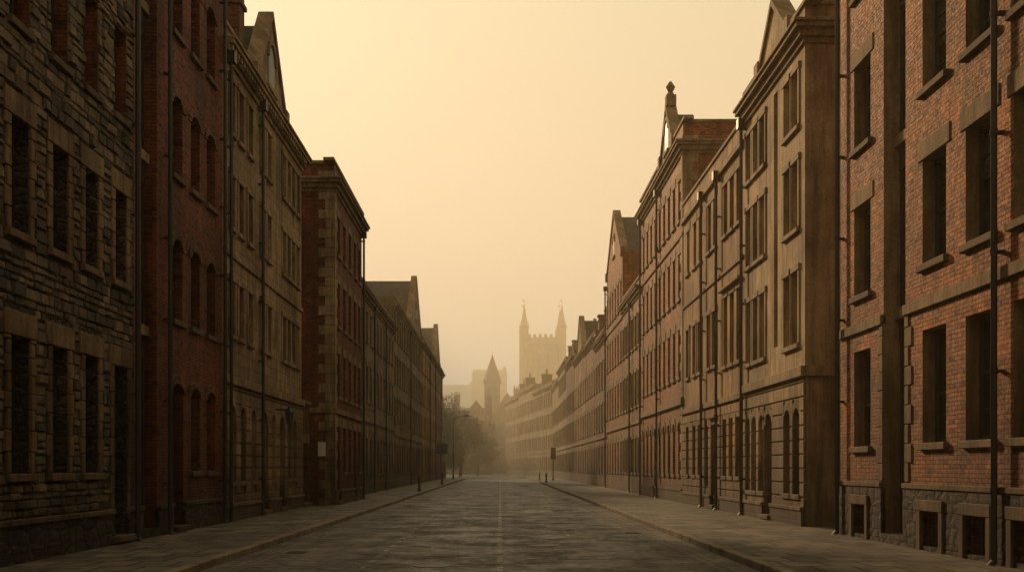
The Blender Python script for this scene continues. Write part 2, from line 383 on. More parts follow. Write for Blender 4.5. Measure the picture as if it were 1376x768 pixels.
        if g.get('finial'):
            tb.box(f,uc-.22,uc+.22,-.4,.05,za+.1,za+.6,trim)
            tb.cyl(P(uc,-.17,za+.6),P(uc,-.17,za+.8),.2,.1,trim,8); tb.cyl(P(uc,-.17,za+.8),P(uc,-.17,za+1.0),.12,.22,trim,8); tb.cyl(P(uc,-.17,za+1.0),P(uc,-.17,za+1.25),.22,.05,trim,8)
        if g.get('win'):
            zc=zs+(za-zs)*.38
            gb.prism(f,[(uc+.5*math.cos(t*math.pi/8),zc+.2+.5*math.sin(t*math.pi/8)) for t in range(9)]+[(uc-.5,zc-.7),(uc+.5,zc-.7)],-.05,.012,'frame')
            gb.prism(f,[(uc+.4*math.cos(t*math.pi/8),zc+.2+.4*math.sin(t*math.pi/8)) for t in range(9)]+[(uc-.4,zc-.6),(uc+.4,zc-.6)],-.05,.018,'door')
            tb.box(f,uc-.65,uc+.65,-.05,.1,zc-.84,zc-.702,trim)
            ns=8
            for i in range(ns):
                t0=math.pi*i/ns;t1=math.pi*(i+1)/ns
                tb.prism(f,[(uc+r*math.cos(t),zc+.2+r*math.sin(t)) for r,t in ((.505,t0),(.66,t0),(.66,t1),(.505,t1))],-.03,.07,trim)
    for pu in pipes:
        pz=h-.9 if not cornice else cornice-.1
        pb=MB(); pb.cyl(P(pu,.14,.15),P(pu,.14,pz),.05,.05,'iron',8)
        z=1.2
        while z<pz: pb.cyl(P(pu,.14,z),P(pu,.14,z+.09),.06,.06,'iron',8); pb.box(f,pu-.05,pu+.05,.001,.08,z+.02,z+.07,'iron'); z+=1.8
        pb.box(f,pu-.14,pu+.14,.02,.26,pz,pz+.3,'iron'); pb.cyl(P(pu,.14,.18),P(pu,.25,.06),.052,.052,'iron',8)
        pb.obj('drainpipe',E)
    for c in chims: chimney(rb,f,*c)
    wb.obj('walls',E); gb.obj('windows',E); tb.obj('stone_trim',E,bev); rb.obj('roof',E)
    return E
LX,RX=-7.4,7.6
L=Fr((LX,0),(0,1),(1,0)); Rr=Fr((RX,0),(0,1),(-1,0))
L4f=Fr((-6.45,0),(0,1),(1,0))
def grid(cols,rows,wd,**k): return [O(c,wd,a,b,**k) for c in cols for (a,b) in rows]
def span(a,b,sp):
    n=max(1,int((b-a)/sp)); s=(b-a)/n; return [a+s*(i+.5) for i in range(n)]
# ---- stone warehouse
c1=[7.8,9.27,10.74,12.21,13.68,15.15,16.6,18.1,19.5]
ops=grid(c1+[21.0],[(5.2,6.93)],.66,sur='block')+grid(c1,[(1.5,3.6)],.68,sur='block')+grid(c1+[21.0],[(8.4,10.1),(11.6,13.2)],.66,sur='sill',sk='trim_dark',rk='brick_red')
ops+= [O(21.0,.8,.28,3.55,'door','block')]
E=building('stone_warehouse',L,6.2,21.75,14.6,11,'rubble',ops,trim='trim_mid',plinth=(.7,'plinth',.05),pipes=(21.62,),bev=.015,chims=((14,-5,15,18,1.6,.8,4),))
# individually laid rubble blocks standing proud of the wall
rs=random.Random(3); b=MB()
blk=[]
for o in ops:
    if o['sur']=='block': blk.append(dict(u0=o['u0']-.22,u1=o['u1']+.22,z0=o['z0']-.13,z1=o['z1']+.38))
    else: blk.append(dict(u0=o['u0']-.02,u1=o['u1']+.02,z0=o['z0']-.13,z1=o['z1']+.02))
z=.82
while z<14.3:
    hh=rs.uniform(.10,.21)
    for a,c in free(6.25,21.7,z,z+hh,blk):
        u=a
        while u<c-.04:
            ww=min(rs.uniform(.14,.46),c-u)
            if c-u-ww<.08: ww=c-u
            j=lambda q:rs.uniform(-q,q)
            z1=z+hh-.014+j(.012); z0=z+.004+j(.010); ua,ub=u+.005,u+ww-.012
            pr=max(.012,rs.gauss(.032,.016)); k=rs.choices(('stone_a','stone_b','stone_c','stone_d'),(5,4,4,1.6))[0]
            s1=.018
            back=[L.P(ua+j(.01),.001,z0),L.P(ub+j(.01),.001,z0+j(.012)),L.P(ub+j(.01),.001,z1+j(.012)),L.P(ua+j(.01),.001,z1)]
            fr=[L.P(ua+s1,pr+j(.012),z0+s1),L.P(ub-s1,pr+j(.012),z0+s1+j(.008)),L.P(ub-s1-abs(j(.02)),pr+j(.012),z1-s1),L.P(ua+s1+abs(j(.02)),pr+j(.012),z1-s1+j(.008))]
            b.poly(fr,k)
            for q in range(4): r_=(q+1)%4; b.poly([back[q],back[r_],fr[r_],fr[q]],k)
            u+=ww
    z+=hh
b.obj('rubble_blocks',E)
# ---- red brick warehouse
c2=[24.75,26.2,27.6]
ops=grid(c2,[(11.5,13.3),(8.25,10.05),(4.95,6.8),(1.5,3.5)],.78,sur='archbrick',arch=.22,sk='trim_dark')
ops[3]=O(24.75,.9,.26,3.5,'door','archbrick',arch=.22)
ops+=[O(22.75,1.0,.3,14.2,'bay','none',floors=[4.4,8.1,11.3],rd=.35)]
building('red_brick_warehouse',L,21.75,28.8,16.0,11,'brick_red',ops,trim='trim_dark',plinth=(.7,'plinth',.06),pipes=(23.75,28.5),bev=.01,bands=((14.6,14.8,.08),),chims=((26,-5,16,19.5,1.8,.8,4),))
# ---- cream stone
c3=[29.75,30.75,31.9,33.6,34.5,36.9,37.7,38.5,39.4]
ops=grid(c3,[(10.8,12.2),(8.2,9.6),(5.25,6.7)],.52,sur='arcsur')
ops+=[O(u,.62,1.2,3.3,'sash','archring',arch=.31) for u in (29.8,31.0,32.3,35.2,37.7,38.8)]
ops+=[O(33.8,.95,.26,3.3,'door','archring',arch=.4),O(36.5,.85,.26,3.3,'door','archring',arch=.4)]
building('cream_stone_building',L,28.8,40.2,13.5,11,'ashlar',ops,cornice=12.6,gables=(dict(uc=34.9,hw=2.1,za=16.1,win=1),),pipes=(29.15,33.05),rust=(.5,3.85),bands=((3.86,4.1,.12),(7.35,7.5,.06)),bev=.012,ext1=1,dent=True,chims=((32.4,-.8,13.4,15.8,.6,.9,0),),plinth=(.5,'trim_dark',.1))
# ---- red brick house with quoins
ops=grid([43.1,44.7,46.3,47.9,49.4],[(10.0,11.5),(7.2,8.9),(4.4,6.1)],.7,sur='lintel')+grid([44.7,46.3,49.4],[(1.4,3.2)],.75,sur='lintel')
ops+=[O(43.1,.9,.26,3.2,'door','lintel'),O(47.9,.9,.26,3.2,'door','lintel')]
building('red_brick_house',L4f,42,50.3,13.4,12,'brick_red',ops,trim='trim_mid',cornice=12.3,quoin=((42.006,1),),bands=((3.7,3.9,.08),),bev=.01,ext0=1,ext1=1,pipes=(50.0,),plinth=(.6,'trim_dark',.07))
building('link_building',L,40.2,42.0,4.0,8,'brick_brown',[O(41.1,.9,.26,2.5,'door','lintel')],roof=False)
# ---- left far terrace
ops=grid(span(50.4,75,1.75),[(8.6,10.2),(5.3,7.2)],.8,sur='lintel')+grid(span(50.4,75,1.75),[(1.2,3.2)],.85,sur='lintel')
building('grey_stone_terrace',L,50.3,75,11.6,11,'ashlar_grey',ops,trim='trim_mid',cornice=10.7,bands=((4.1,4.3,.1),),pipes=(56.5,62.6,68.8),plinth=(.6,'trim_dark',.06))
ops=grid(span(75,102,1.9),[(10.6,12.3),(7.6,9.4),(4.6,6.4),(1.2,3.2)],.85,sur='arcsur')
building('gabled_stone_building',L,75,102,13.4,13,'ashlar_grey',ops,trim='trim_mid',cornice=12.5,gables=(dict(uc=95,hw=6.2,za=18.2,win=1),),pipes=(88,),bands=((3.8,4,.1),))
ops=grid(span(102,139,2.0),[(10.6,12.2),(7.6,9.4),(4.6,6.4),(1.2,3.3)],.9,sur='lintel')
building('long_stone_terrace',L,102,139,13.9,12,'render_tan',ops,trim='trim_mid',cornice=12.9,gables=(dict(uc=127,hw=5,za=18.2),),pipes=(112,122,133),ext1=1,chims=((108,-3,13,16.8,1.5,.8,4),(138,-3,13,17.0,1.5,.8,4)))
# ---- orange brick warehouse
c=[8.2,10.2,12.1,13.75,15.45,17.1,18.9,22.65]
ops=grid(c,[(11.6,13.4),(8.35,10.1),(5.22,7.1)],1.03,sur='lintel',sk='trim_dark',rk='trim_mid')
ops+=grid(c,[(2.03,4.05)],1.03,sur='sill',sk='trim_mid',rk='trim_mid')+[O(u,.8,.2,.82,'vent','frame') for u in c]
ops+=[O(20.8,1.15,.3,14.0,'bay','none',floors=[4.5,7.9,11.1],rd=.4,rk='trim')]
E=building('orange_brick_warehouse',Rr,6.2,24.1,15.2,12,'brick_orange',ops,trim='trim_mid',bands=((4.42,4.62,.07),(14.2,14.4,.1)),plinth=(1.2,'plinth',.06),pipes=(23.9,16.3),bev=.012,ext1=0,chims=((12,-5,15,18.5,1.6,.8,4),))
b=MB(); z=1.32; i=0
while z<4.3:
    w=.34 if i%2 else .2
    b.box(Rr,20.225-w,20.224,-.03,.03,z,z+.35,'trim_mid'); b.box(Rr,21.376,21.375+w,-.03,.03,z,z+.35,'trim_mid'); z+=.36;i+=1
b.obj('doorway_quoins',E,.012)
# ---- cream rendered
pr=[27.75,28.5,31.2,32.0,32.9]
ops=grid(pr,[(10.3,11.7),(7.7,9.4),(4.75,6.6)],.58,sur='arcsur')
ops+=[O(u,.62,.9,3.1,'sash','archring',arch=.31) for u in (27.6,28.5,31.3,32.2,33.0)]+[O(30.5,.9,.26,3.1,'door','archring',arch=.43)]
ops+=[O(29.75,.42,4.9,11.9,'bay','none',floors=[7.4,10.1],rd=.3)]
building('cream_rendered_building',Rr,26.9,33.6,13.1,11,'cream',ops,cornice=12.15,gables=(dict(uc=30.0,hw=1.5,za=14.4),),rust=(.5,3.85),bands=((3.86,4.12,.14),),bev=.012,ext0=1,pipes=(33.4,),plinth=(.5,'trim_dark',.1),chims=((31,-6,14,17,1.4,.7,3),))
# ---- tan terrace
cc=[34.4,35.4,36.4,38.2,39.2,41.0,42.1,43.6]
ops=grid(cc,[(9.4,11.1)],.62,sur='lintel')+grid([34.4,35.4,36.4,41.0,42.1,43.6],[(1.3,3.2)],.62,sur='lintel')+grid(cc[:3],[(5.0,7.3)],.62,sur='hood')+grid(cc[3:],[(5.2,7.1)],.62,sur='arcsur')
ops+=[O(38.3,.9,.26,3.1,'door','hood',dk='bluedoor'),O(39.5,.5,.9,3.1,'sash','none')]
building('tan_rendered_terrace',Rr,33.6,44.8,12.4,10,'render_tan',ops,trim='trim_mid',bands=((3.75,3.95,.1),(8.1,8.22,.06),(11.6,11.8,.12)),pipes=(37.3,40.1),rust=(.5,3.7),bev=.01,plinth=(.5,'trim_dark',.08))
# ---- tall brick gabled
cc=span(45,57.8,1.42)
ops=grid(cc,[(12.0,13.7),(8.7,10.6),(5.4,7.4)],.66,sur='lintel')+grid(cc,[(1.3,3.5)],.7,sur='archring',arch=.33)
ops[-4]=O(cc[-4],.8,.26,3.5,'door','archring',arch=.35)
building('tall_brick_gabled_building',Rr,44.8,58,15.9,10.5,'brick_orange',ops,trim='trim_mid',cornice=14.6,gables=(dict(uc=49.2,hw=1.7,za=17.9,finial=1,win=1,d=1.2),),bands=((4.2,4.5,.12),(11.2,11.35,.07)),ext0=1,ext1=1,pipes=(51.5,57.6),quoin=((44.806,1),),plinth=(.6,'trim_dark',.08))
# ---- 
ops=grid(span(58,67,1.5),[(8.3,10),(5,6.9),(1.3,3.2)],.75,sur='arcsur')
building('brick_terrace_house',Rr,58,67,11.9,10,'brick_tan',ops,trim='trim_mid',cornice=10.9,bands=((4,4.2,.1),),pipes=(62.4,))
ops=grid(span(67,77,1.6),[(11.5,13.3),(8.3,10.1),(5,6.9),(1.3,3.2)],.8,sur='lintel')
building('gabled_brick_building',Rr,67,77,15,12,'brick_orange',ops,trim='trim_mid',gables=(dict(uc=72,hw=4.6,za=18.5,win=1),),bands=((4,4.2,.1),(10.8,11,.08)),pipes=(76.7,))
def farb(name,f,a,b,h,wall,trim='trim',sp=2.1,fl=3.15,**k):
    rows=[];z=1.2
    while z+2.2<h-.9: rows.append((z,z+1.9)); z+=fl
    ops=grid(span(a,b,sp),rows,.95,sur=random.choice(('lintel','arcsur')))
    return building(name,f,a,b,h,11,wall,ops,trim=trim,cornice=h-.95,bands=((3.7,3.9,.1),),**k)
farb('brick_terrace_house',Rr,77,86,11.6,'brick_brown','trim_mid',chims=((77.8,-2,11,13.8,.9,1.6,3),(85,-2,11,14,.9,1.6,3)))
farb('brick_terrace_house',Rr,86,97,12.4,'brick_tan','trim_mid',chims=((90,-2,12,14.6,.9,1.6,3),(96.4,-2,12,15,.9,1.6,3)))
farb('stone_terrace_house',Rr,97,110,12.6,'render_tan',gables=(dict(uc=103,hw=3.5,za=15.8),),chims=((109.3,-2,12,15.8,.9,1.6,3),))
farb('brick_terrace_house',Rr,110,124,13.4,'brick_brown','trim_mid',chims=((117,-2,12,15.8,.9,1.6,4),))
farb('stone_terrace_house',Rr,124,140,14.2,'ashlar',chims=((131,-2,14,16.8,.9,1.6,4),(139,-2,14,17,.9,1.6,4)))
farb('stone_terrace_house',Rr,140,157,13.2,'render_tan',chims=((150,-2,13,16,.9,1.6,4),))
dx,dy=-6.6,58.; ln=math.hypot(dx,dy); dx/=ln;dy/=ln
C=Fr((RX,157.1),(dx,dy),(-dy,dx))
farb('cream_georgian_terrace',C,0,19,14.0,'cream',chims=((18,-2,14,16.5,.9,1.6,4),))
farb('cream_georgian_terrace',C,19,38,15.2,'cream',chims=((37,-2,15,17.5,.9,1.6,4),))
farb('cream_georgian_terrace',C,38,58,14.6,'cream',chims=((45,-2,14,17,.9,1.6,4),))
farb('stone_warehouse',L,-30,6.1,14.5,'rubble'); farb('brick_warehouse',Rr,-30,6.1,15,'brick_orange')
# ---- far end houses facing down the street
def house(name,x0,x1,y,h,za,wall,dp=14,gab=True):
    f=Fr((0,y),(1,0),(0,-1)); rows=[];z=1.2
    while z+2<h: rows.append((z,z+1.8)); z+=3.2
    ops=grid(span(x0+.4,x1-.4,2.2),rows,.95,sur='lintel')
    return building(name,f,x0,x1,h,dp,wall,ops,gables=((dict(uc=(x0+x1)/2,hw=(x1-x0)/2-.3,za=za),) if gab else ()),roof=not gab,chims=((x1-1,-4,h,za+1.2,1.4,.8,3),))
house('stone_house',-19,-9,246,12,17,'brick_brown'); house('stone_house',-9,-1.5,236,11.5,16,'render_tan')
house('stone_house',-1.5,5,262,15,19.5,'brick_brown'); house('brick_house',-30,-19,240,13,17,'brick_tan',gab=False)
house('brick_house',2,14,300,20,24,'ashlar_grey',gab=False); house('stone_house',12,26,290,21,26,'render_tan')
house('office_building',-12,3,460,42,43,'ashlar_grey',gab=False)
house('office_building',-30,-13,520,40,41,'ashlar_grey',gab=False)
def spire_church():
    E=empty('church_spire'); b=MB(); f=Fr((0,0),(1,0),(0,1)); cx,cy=-2,262+14
    b.box(f,cx-2,cx+2,cy-2,cy+2,0,23,'ashlar_grey'); b.box(f,cx-2.3,cx+2.3,cy-2.3,cy+2.3,23.001,23.5,'trim_dark')
    b.cyl((cx,cy,23.5),(cx,cy,30.2),2.35,.08,'slate',8); b.cyl((cx,cy,30.0),(cx,cy,31.4),.06,.03,'iron',6)
    for s in(-1,1): b.prism(Fr((0,cy-2.02),(1,0),(0,-1)),[(cx+s*.8-.4,19),(cx+s*.8+.4,19),(cx+s*.8+.4,21.3),(cx+s*.8,22),(cx+s*.8-.4,21.3)],-.1,.03,'iron')
    b.obj('tower_and_spire',E)
    b=MB(); b.box(f,cx-12,cx-2,cy,cy+9,0,12,'ashlar_grey'); b.prism(Fr((cx-12,0),(0,1),(1,0)),[(cy-.3,12.01),(cy+9.3,12.01),(cy+4.5,17)],0,10,'slate'); b.obj('nave',E)
spire_church()
def tower():
    E=empty('cathedral_tower'); b=MB(); f=WF; cx,cy,hw=13.7,350,6.3
    k='ashlar'; H=42.2
    b.box(f,cx-hw,cx+hw,cy-hw,cy+hw,0,H,k)
    for z in (14,26,40.2): b.box(f,cx-hw-.3,cx+hw+.3,cy-hw-.3,cy+hw+.3,z,z+.5,'trim_dark')
    for side in ((0,-1),(0,1),(1,0),(-1,0)):
        n=side; d=(-n[1],n[0]); ff=Fr((cx+n[0]*hw,cy+n[1]*hw),d,n)
        for uc in (-2.1,2.1):
            b.prism(ff,[(uc-1.1,29),(uc+1.1,29),(uc+1.1,37),(uc,39),(uc-1.1,37)],-.2,.04,'iron')
            b.box(ff,uc-.12,uc+.12,.05,.2,29,38.5,k)
            for z in (30,31,32,33,34,35,36): b.box(ff,uc-1.1,uc+1.1,.05,.18,z,z+.35,k)
        for uc in (-2.6,0,2.6): b.box(ff,uc-.35,uc+.35,.001,.5,26.6,40.1,k)
        u=-hw+1.4
        while u<hw-1.2: b.box(ff,u,u+.95,-.5,.02,H+.001,H+1.7,k); u+=1.75
        b.box(ff,-hw,hw,-.48,.0,H+.002,H+.7,k)
    for sx in(-1,1):
        for sy in(-1,1):
            x,y=cx+sx*(hw-.3),cy+sy*(hw-.3)
            b.cyl((x,y,0),(x,y,H+3.6),1.45,1.35,k,8); b.cyl((x,y,H+3.6),(x,y,H+4.1),1.6,1.6,'trim_dark',8)
            b.cyl((x,y,H+4.1),(x,y,H+11.2),1.2,.1,k,8)
            for t in range(8):
                a=t*math.pi/4; b.cyl((x+1.35*math.cos(a),y+1.35*math.sin(a),H+4),(x+1.35*math.cos(a),y+1.35*math.sin(a),H+6),.22,.03,k,4)
            b.cyl((x,y,H+11),(x,y,H+13),.06,.04,'iron',5); b.box(f,x-.5,x+.02,y-.02,y+.02,H+12.2,H+12.6,'iron')
    b.obj('tower',E); b=MB()
    b.box(f,cx-6,cx+6,cy+hw,cy+50,0,24,k); b.prism(Fr((0,0),(1,0),(0,1)),[(cx-6.4,24.01),(cx+6.4,24.01),(cx,30)],cy+hw,cy+50,'slate'); b.obj('nave',E)
tower()
# ------------------------------------------------------------------ ground, road, pavements
def groundmat():
    m,nt,b=newmat('earth'); g=N(nt,'ShaderNodeNewGeometry'); n=noise(nt,g.outputs['Position'],.03,6).outputs[0]
    nt.links.new(mix(nt,n,(.06,.06,.035),(.12,.1,.07)),b.inputs['Base Color']); b.inputs['Roughness'].default_value=.95; return m
M['earth']=groundmat()
def asphalt():
    m,nt,b=newmat('asphalt'); g=N(nt,'ShaderNodeNewGeometry'); s=N(nt,'ShaderNodeSeparateXYZ'); P=g.outputs['Position']; nt.links.new(P,s.inputs[0])
    n1=noise(nt,P,28,6,.85).outputs[0]; n2=noise(nt,P,.7,6,.65).outputs[0]; n3=noise(nt,scaled(nt,P,(1.5,.09,1)),1,5,.65).outputs[0]; n4=noise(nt,P,4,6,.75).outputs[0]
    col=mix(nt,rng(nt,n1,.4,.62),(.026,.023,.020),(.080,.070,.058))
    col=mix(nt,rng(nt,n4,.42,.62,0,.7),col,(.026,.023,.020))
    col=mix(nt,rng(nt,n2,.42,.58,0,.7),col,(.025,.022,.020))
    col=mix(nt,rng(nt,n3,.47,.60,0,.65),col,(.115,.099,.08))
    v=warp(nt,P,P,.5,2,(.25,.25,0))
    t=N(nt,'ShaderNodeTexBrick'); setin(t,{'Scale':1.,'Brick Width':2.3,'Row Height':6.5,'Mortar Size':.04,'Mortar Smooth':.4,'Bias':-.2}); nt.links.new(v,t.inputs['Vector'])
    t.inputs['Color1'].default_value=(1,1,1,1); t.inputs['Color2'].default_value=(.42,.41,.39,1); t.inputs['Mortar'].default_value=(.2,.2,.2,1)
    col=mix(nt,.85,col,t.outputs['Color'],'MULTIPLY')
    v2=warp(nt,P,P,1.5,4,(1.2,1.2,0))
    cr=None
    for sc_,wd in ((.3,.022),(.9,.04)):
        e=N(nt,'ShaderNodeTexVoronoi',feature='DISTANCE_TO_EDGE'); e.inputs['Scale'].default_value=sc_; nt.links.new(v2,e.inputs['Vector'])
        c_=rng(nt,e.outputs['Distance'],.004,wd,1,0)
        if sc_>.5: c_=math_(nt,'MULTIPLY',c_,rng(nt,n2,.48,.55))
        cr=c_ if cr is None else math_(nt,'MAXIMUM',cr,c_)
    col=mix(nt,math_(nt,'MULTIPLY',cr,.9),col,(.006,.006,.006))
    nt.links.new(col,b.inputs['Base Color']); nt.links.new(rng(nt,math_(nt,'ADD',math_(nt,'MULTIPLY',n2,.5),math_(nt,'MULTIPLY',n4,.5)),.42,.60,.40,.8),b.inputs['Roughness']); b.inputs['Specular IOR Level'].default_value=.4
    h=math_(nt,'SUBTRACT',math_(nt,'ADD',n1,math_(nt,'ADD',n4,math_(nt,'MULTIPLY',n2,1.5))),math_(nt,'MULTIPLY',cr,1.5))
    bp=N(nt,'ShaderNodeBump'); setin(bp,{'Strength':.8,'Distance':.02}); nt.links.new(h,bp.inputs['Height']); nt.links.new(bp.outputs[0],b.inputs['Normal'])
    return m
M['asphalt']=asphalt()
def flags(name,bw,rh,c1,c2,ms):
    m,nt,b=newmat(name); g=N(nt,'ShaderNodeNewGeometry'); P=g.outputs['Position']
    t=N(nt,'ShaderNodeTexBrick'); setin(t,{'Scale':1.,'Brick Width':bw,'Row Height':rh,'Mortar Size':ms,'Mortar Smooth':.3,'Bias':0.}); nt.links.new(warp(nt,P,P,1,2,(.04,.04,0)),t.inputs['Vector'])
    t.inputs['Color1'].default_value=(*c1,1); t.inputs['Color2'].default_value=(*c2,1); t.inputs['Mortar'].default_value=(.007,.0065,.006,1)
    n=noise(nt,P,1.2,6,.7).outputs[0]; n1=noise(nt,P,22,6,.8).outputs[0]
    col=mix(nt,rng(nt,n,.4,.62,0,.8),t.outputs['Color'],(.32,.31,.30),'MULTIPLY'); col=mix(nt,rng(nt,n1,.42,.65,0,.7),col,(.42,.41,.4),'MULTIPLY')
    nt.links.new(col,b.inputs['Base Color']); nt.links.new(rng(nt,n,.3,.7,.45,.8),b.inputs['Roughness']); b.inputs['Specular IOR Level'].default_value=.35
    bp=N(nt,'ShaderNodeBump'); setin(bp,{'Strength':1.,'Distance':.03}); nt.links.new(math_(nt,'ADD',math_(nt,'MULTIPLY',t.outputs['Fac'],-1),math_(nt,'ADD',n,math_(nt,'MULTIPLY',n1,.6))),bp.inputs['Height']); nt.links.new(bp.outputs[0],b.inputs['Normal'])
    return m
M['flags']=flags('paving_flags',.62,.85,(.21,.18,.135),(.07,.06,.046),.03)
M['setts']=flags('granite_setts',.14,.14,(.26,.22,.17),(.12,.10,.075),.02)
M['kerb']=stonemat('kerb_stone',(.34,.285,.21),(.17,.145,.11),.15)
def paint(name,c,th=.5):
    m,nt,b=newmat(name); g=N(nt,'ShaderNodeNewGeometry'); P=g.outputs['Position']
    n=noise(nt,P,7,6,.75).outputs[0]; n2=noise(nt,P,.7,3,.6).outputs[0]
    k=rng(nt,math_(nt,'ADD',math_(nt,'MULTIPLY',n,.7),math_(nt,'MULTIPLY',n2,.3)),th-.06,th+.06)
    nt.links.new(mix(nt,k,c,(.04,.036,.031)),b.inputs['Base Color']); b.inputs['Roughness'].default_value=.65; b.inputs['Specular IOR Level'].default_value=.3; return m
M['white']=paint('worn_white_paint',(.50,.46,.39),.50); M['edge']=paint('faded_edge_paint',(.20,.165,.105),.485); M['ghost']=paint('faded_white_paint',(.36,.33,.28),.48)
g=MB(); g.poly([(-3000,-600,-.12),(3000,-600,-.12),(3000,5000,-.12),(-3000,5000,-.12)],'earth'); g.obj('ground')
r=MB(); r.poly([(-70,-40,0),(60,-40,0),(60,235,0),(-70,235,0)],'asphalt'); r.obj('road')
KL,KR=-4.6,4.0
p=MB(); p.box(WF,-22,KL-.16,-40,140.5,-.05,.12,'flags'); p.obj('pavement')
p=MB(); p.poly([(KR+.16,-40,.12),(22,-40,.12),(22,157,.12),(16,216,.12),(-2.6,216,.12),(KR+.16,157,.12)],'flags'); p.obj('pavement')
p=MB(); p.poly([(-6.6,19.5,.124),(KL-.2,19.5,.124),(KL-.2,24.5,.124),(-6.0,24.5,.124)],'setts'); p.obj('paving_setts')
def kerbs(x0,x1,ya,yb):
    b=MB(); y=ya
    while y<yb:
        l=.9 if y<70 else 3.
        j=random.uniform(-.006,.006); b.box(WF,x0+j,x1+j,y,y+l-.015,-.05,.128+random.uniform(-.005,.005),'kerb'); y+=l
    b.obj('kerb',None,.015)
kerbs(KL-.16,KL,-6,140); kerbs(KR,KR+.16,-6,157)
b=MB(); ff=Fr((KR,157),(-.111,.994),(-.994,-.111)); b.box(ff,0,59,-.16,0,-.05,.125,'kerb'); b.obj('kerb')
b=MB()
y=8.
while y<150: b.box(WF,-.045,.045,y,y+1.0,.002,.0045,'ghost' if y<30 else 'white'); y+=1.7
y=12.
while y<46: b.box(WF,-2.22,-2.13,y,y+.6,.002,.0045,'ghost'); y+=1.2
for x in (KL+.36,KL+.54,KR-.36,KR-.54): b.box(WF,x-.035,x+.035,-6,138,.002,.0045,'edge')
b.box(WF,.9,1.9,38,40.2,.002,.0045,'white'); b.box(WF,1.2,1.9,18.8,19.1,.002,.0045,'ghost'); b.box(WF,1.55,1.65,25,27,.002,.0045,'ghost')
b.obj('road_markings')
b=MB()
for (x,y) in ((-3.8,20),(3.2,26),(-3.8,44),(3.2,52)):
    b.box(WF,x-.18,x+.18,y,y+.42,.002,.012,'iron')
    for i in range(5): b.box(WF,x-.15,x+.15,y+.04+i*.075,y+.065+i*.075,.0125,.018,'lead')
b.obj('drain_grate')
b=MB(); 
for (x,y,rr) in ((-1.1,17.5,.32),(2.1,31,.32),(-2.9,27,.3),(.8,48,.32),(.9,22,.3)): b.cyl((x,y,.001),(x,y,.008),rr,rr,'iron',24)
b.obj('manhole_cover')
# ------------------------------------------------------------------ street furniture
def lamp(x,y,h=7.6,s=1):
    E=empty('street_lamp'); b=MB()
    b.cyl((x,y,.1),(x,y,1.4),.10,.09,'iron',10); b.cyl((x,y,1.4),(x,y,h-.8),.06,.045,'iron',10)
    pts=[(0,h-.8),(.08,h-.4),(.35,h-.1),(.8,h+.05),(1.35,h+.1)]
    for (a,c),(d,e) in zip(pts,pts[1:]): b.cyl((x+s*a,y,c),(x+s*d,y,e),.04,.035,'iron',8)
    b.obj('post',E,0,True); b=MB(); f=Fr((x,y),(s,0),(0,1))
    b.prism(f,[(1.25,h+.02),(1.95,h+.06),(2.05,h+.12),(1.9,h+.22),(1.35,h+.2)],-.14,.14,'lead'); b.obj('lantern',E,.02)
lamp(-5.6,129)
M['red']=plain('lens_red',(.25,.02,.01),.3); M['amber']=plain('lens_amber',(.3,.15,.02),.3); M['green']=plain('lens_green',(.02,.15,.08),.3)
def traffic(x,y):
    E=empty('traffic_light'); b=MB(); b.cyl((x,y,.1),(x,y,3.7),.06,.06,'iron',10); b.cyl((x,y,.1),(x,y,.5),.1,.08,'iron',10); b.obj('pole',E)
    b=MB(); b.box(WF,x-.17,x+.17,y-.3,y-.08,2.65,3.6,'iron'); b.box(WF,x-.28,x+.28,y-.2,y-.185,2.5,3.75,'iron')
    for i,k in enumerate(('green','amber','red')):
        z=2.82+i*.3; b.cyl((x,y-.3,z),(x,y-.33,z),.1,.1,k,12); b.cyl((x,y-.3,z+.02),(x,y-.46,z+.04),.125,.12,'iron',12,False)
    b.obj('signal_head',E)
traffic(5.9,120)
def bollard(x,y):
    E=empty('bollard'); b=MB(); pr=[(.1,.11),(.25,.11),(.3,.08),(.8,.065),(.84,.09),(.9,.09),(.94,.06),(1.0,.08),(1.07,.02)]
    for (z,r0),(z2,r1) in zip(pr,pr[1:]): b.cyl((x,y,z),(x,y,z2),r0,r1,'iron',12)
    b.obj('post',E)
for (x,y) in ((-4.95,66),(-4.95,92),(4.45,104),(4.45,122)): bollard(x,y)
M['signw']=plain('white_sign',(.5,.48,.42),.6); M['signd']=plain('dark_sign',(.03,.04,.05),.5)
b=MB(); E=empty('hanging_sign'); b.box(L,121,121.06,.02,1.6,4.2,4.26,'iron'); b.box(L,121,121.08,.3,1.5,3.1,4.15,'signd'); b.obj('board',E)
b=MB(); E=empty('wall_notice'); b.box(WF,-7.1,-6.75,41.93,41.99,2.0,2.6,'signd'); b.box(WF,-7.07,-6.78,41.92,41.929,2.03,2.57,'signw'); b.obj('board',E)
b=MB(); E=empty('wall_lantern'); b.box(L,35.35,35.4,.0,.5,3.45,3.5,'iron'); b.cyl(L.P(35.37,.5,3.0),L.P(35.37,.5,3.4),.1,.16,'signd',6); b.cyl(L.P(35.37,.5,3.4),L.P(35.37,.5,3.6),.19,.03,'iron',6); b.obj('lantern',E)
b=MB(); b.box(WF,-40,-7.5,148,148.4,0,2.2,'rubble'); b.box(WF,-40.05,-7.45,147.94,148.46,2.201,2.35,'trim_dark'); b.obj('stone_wall')
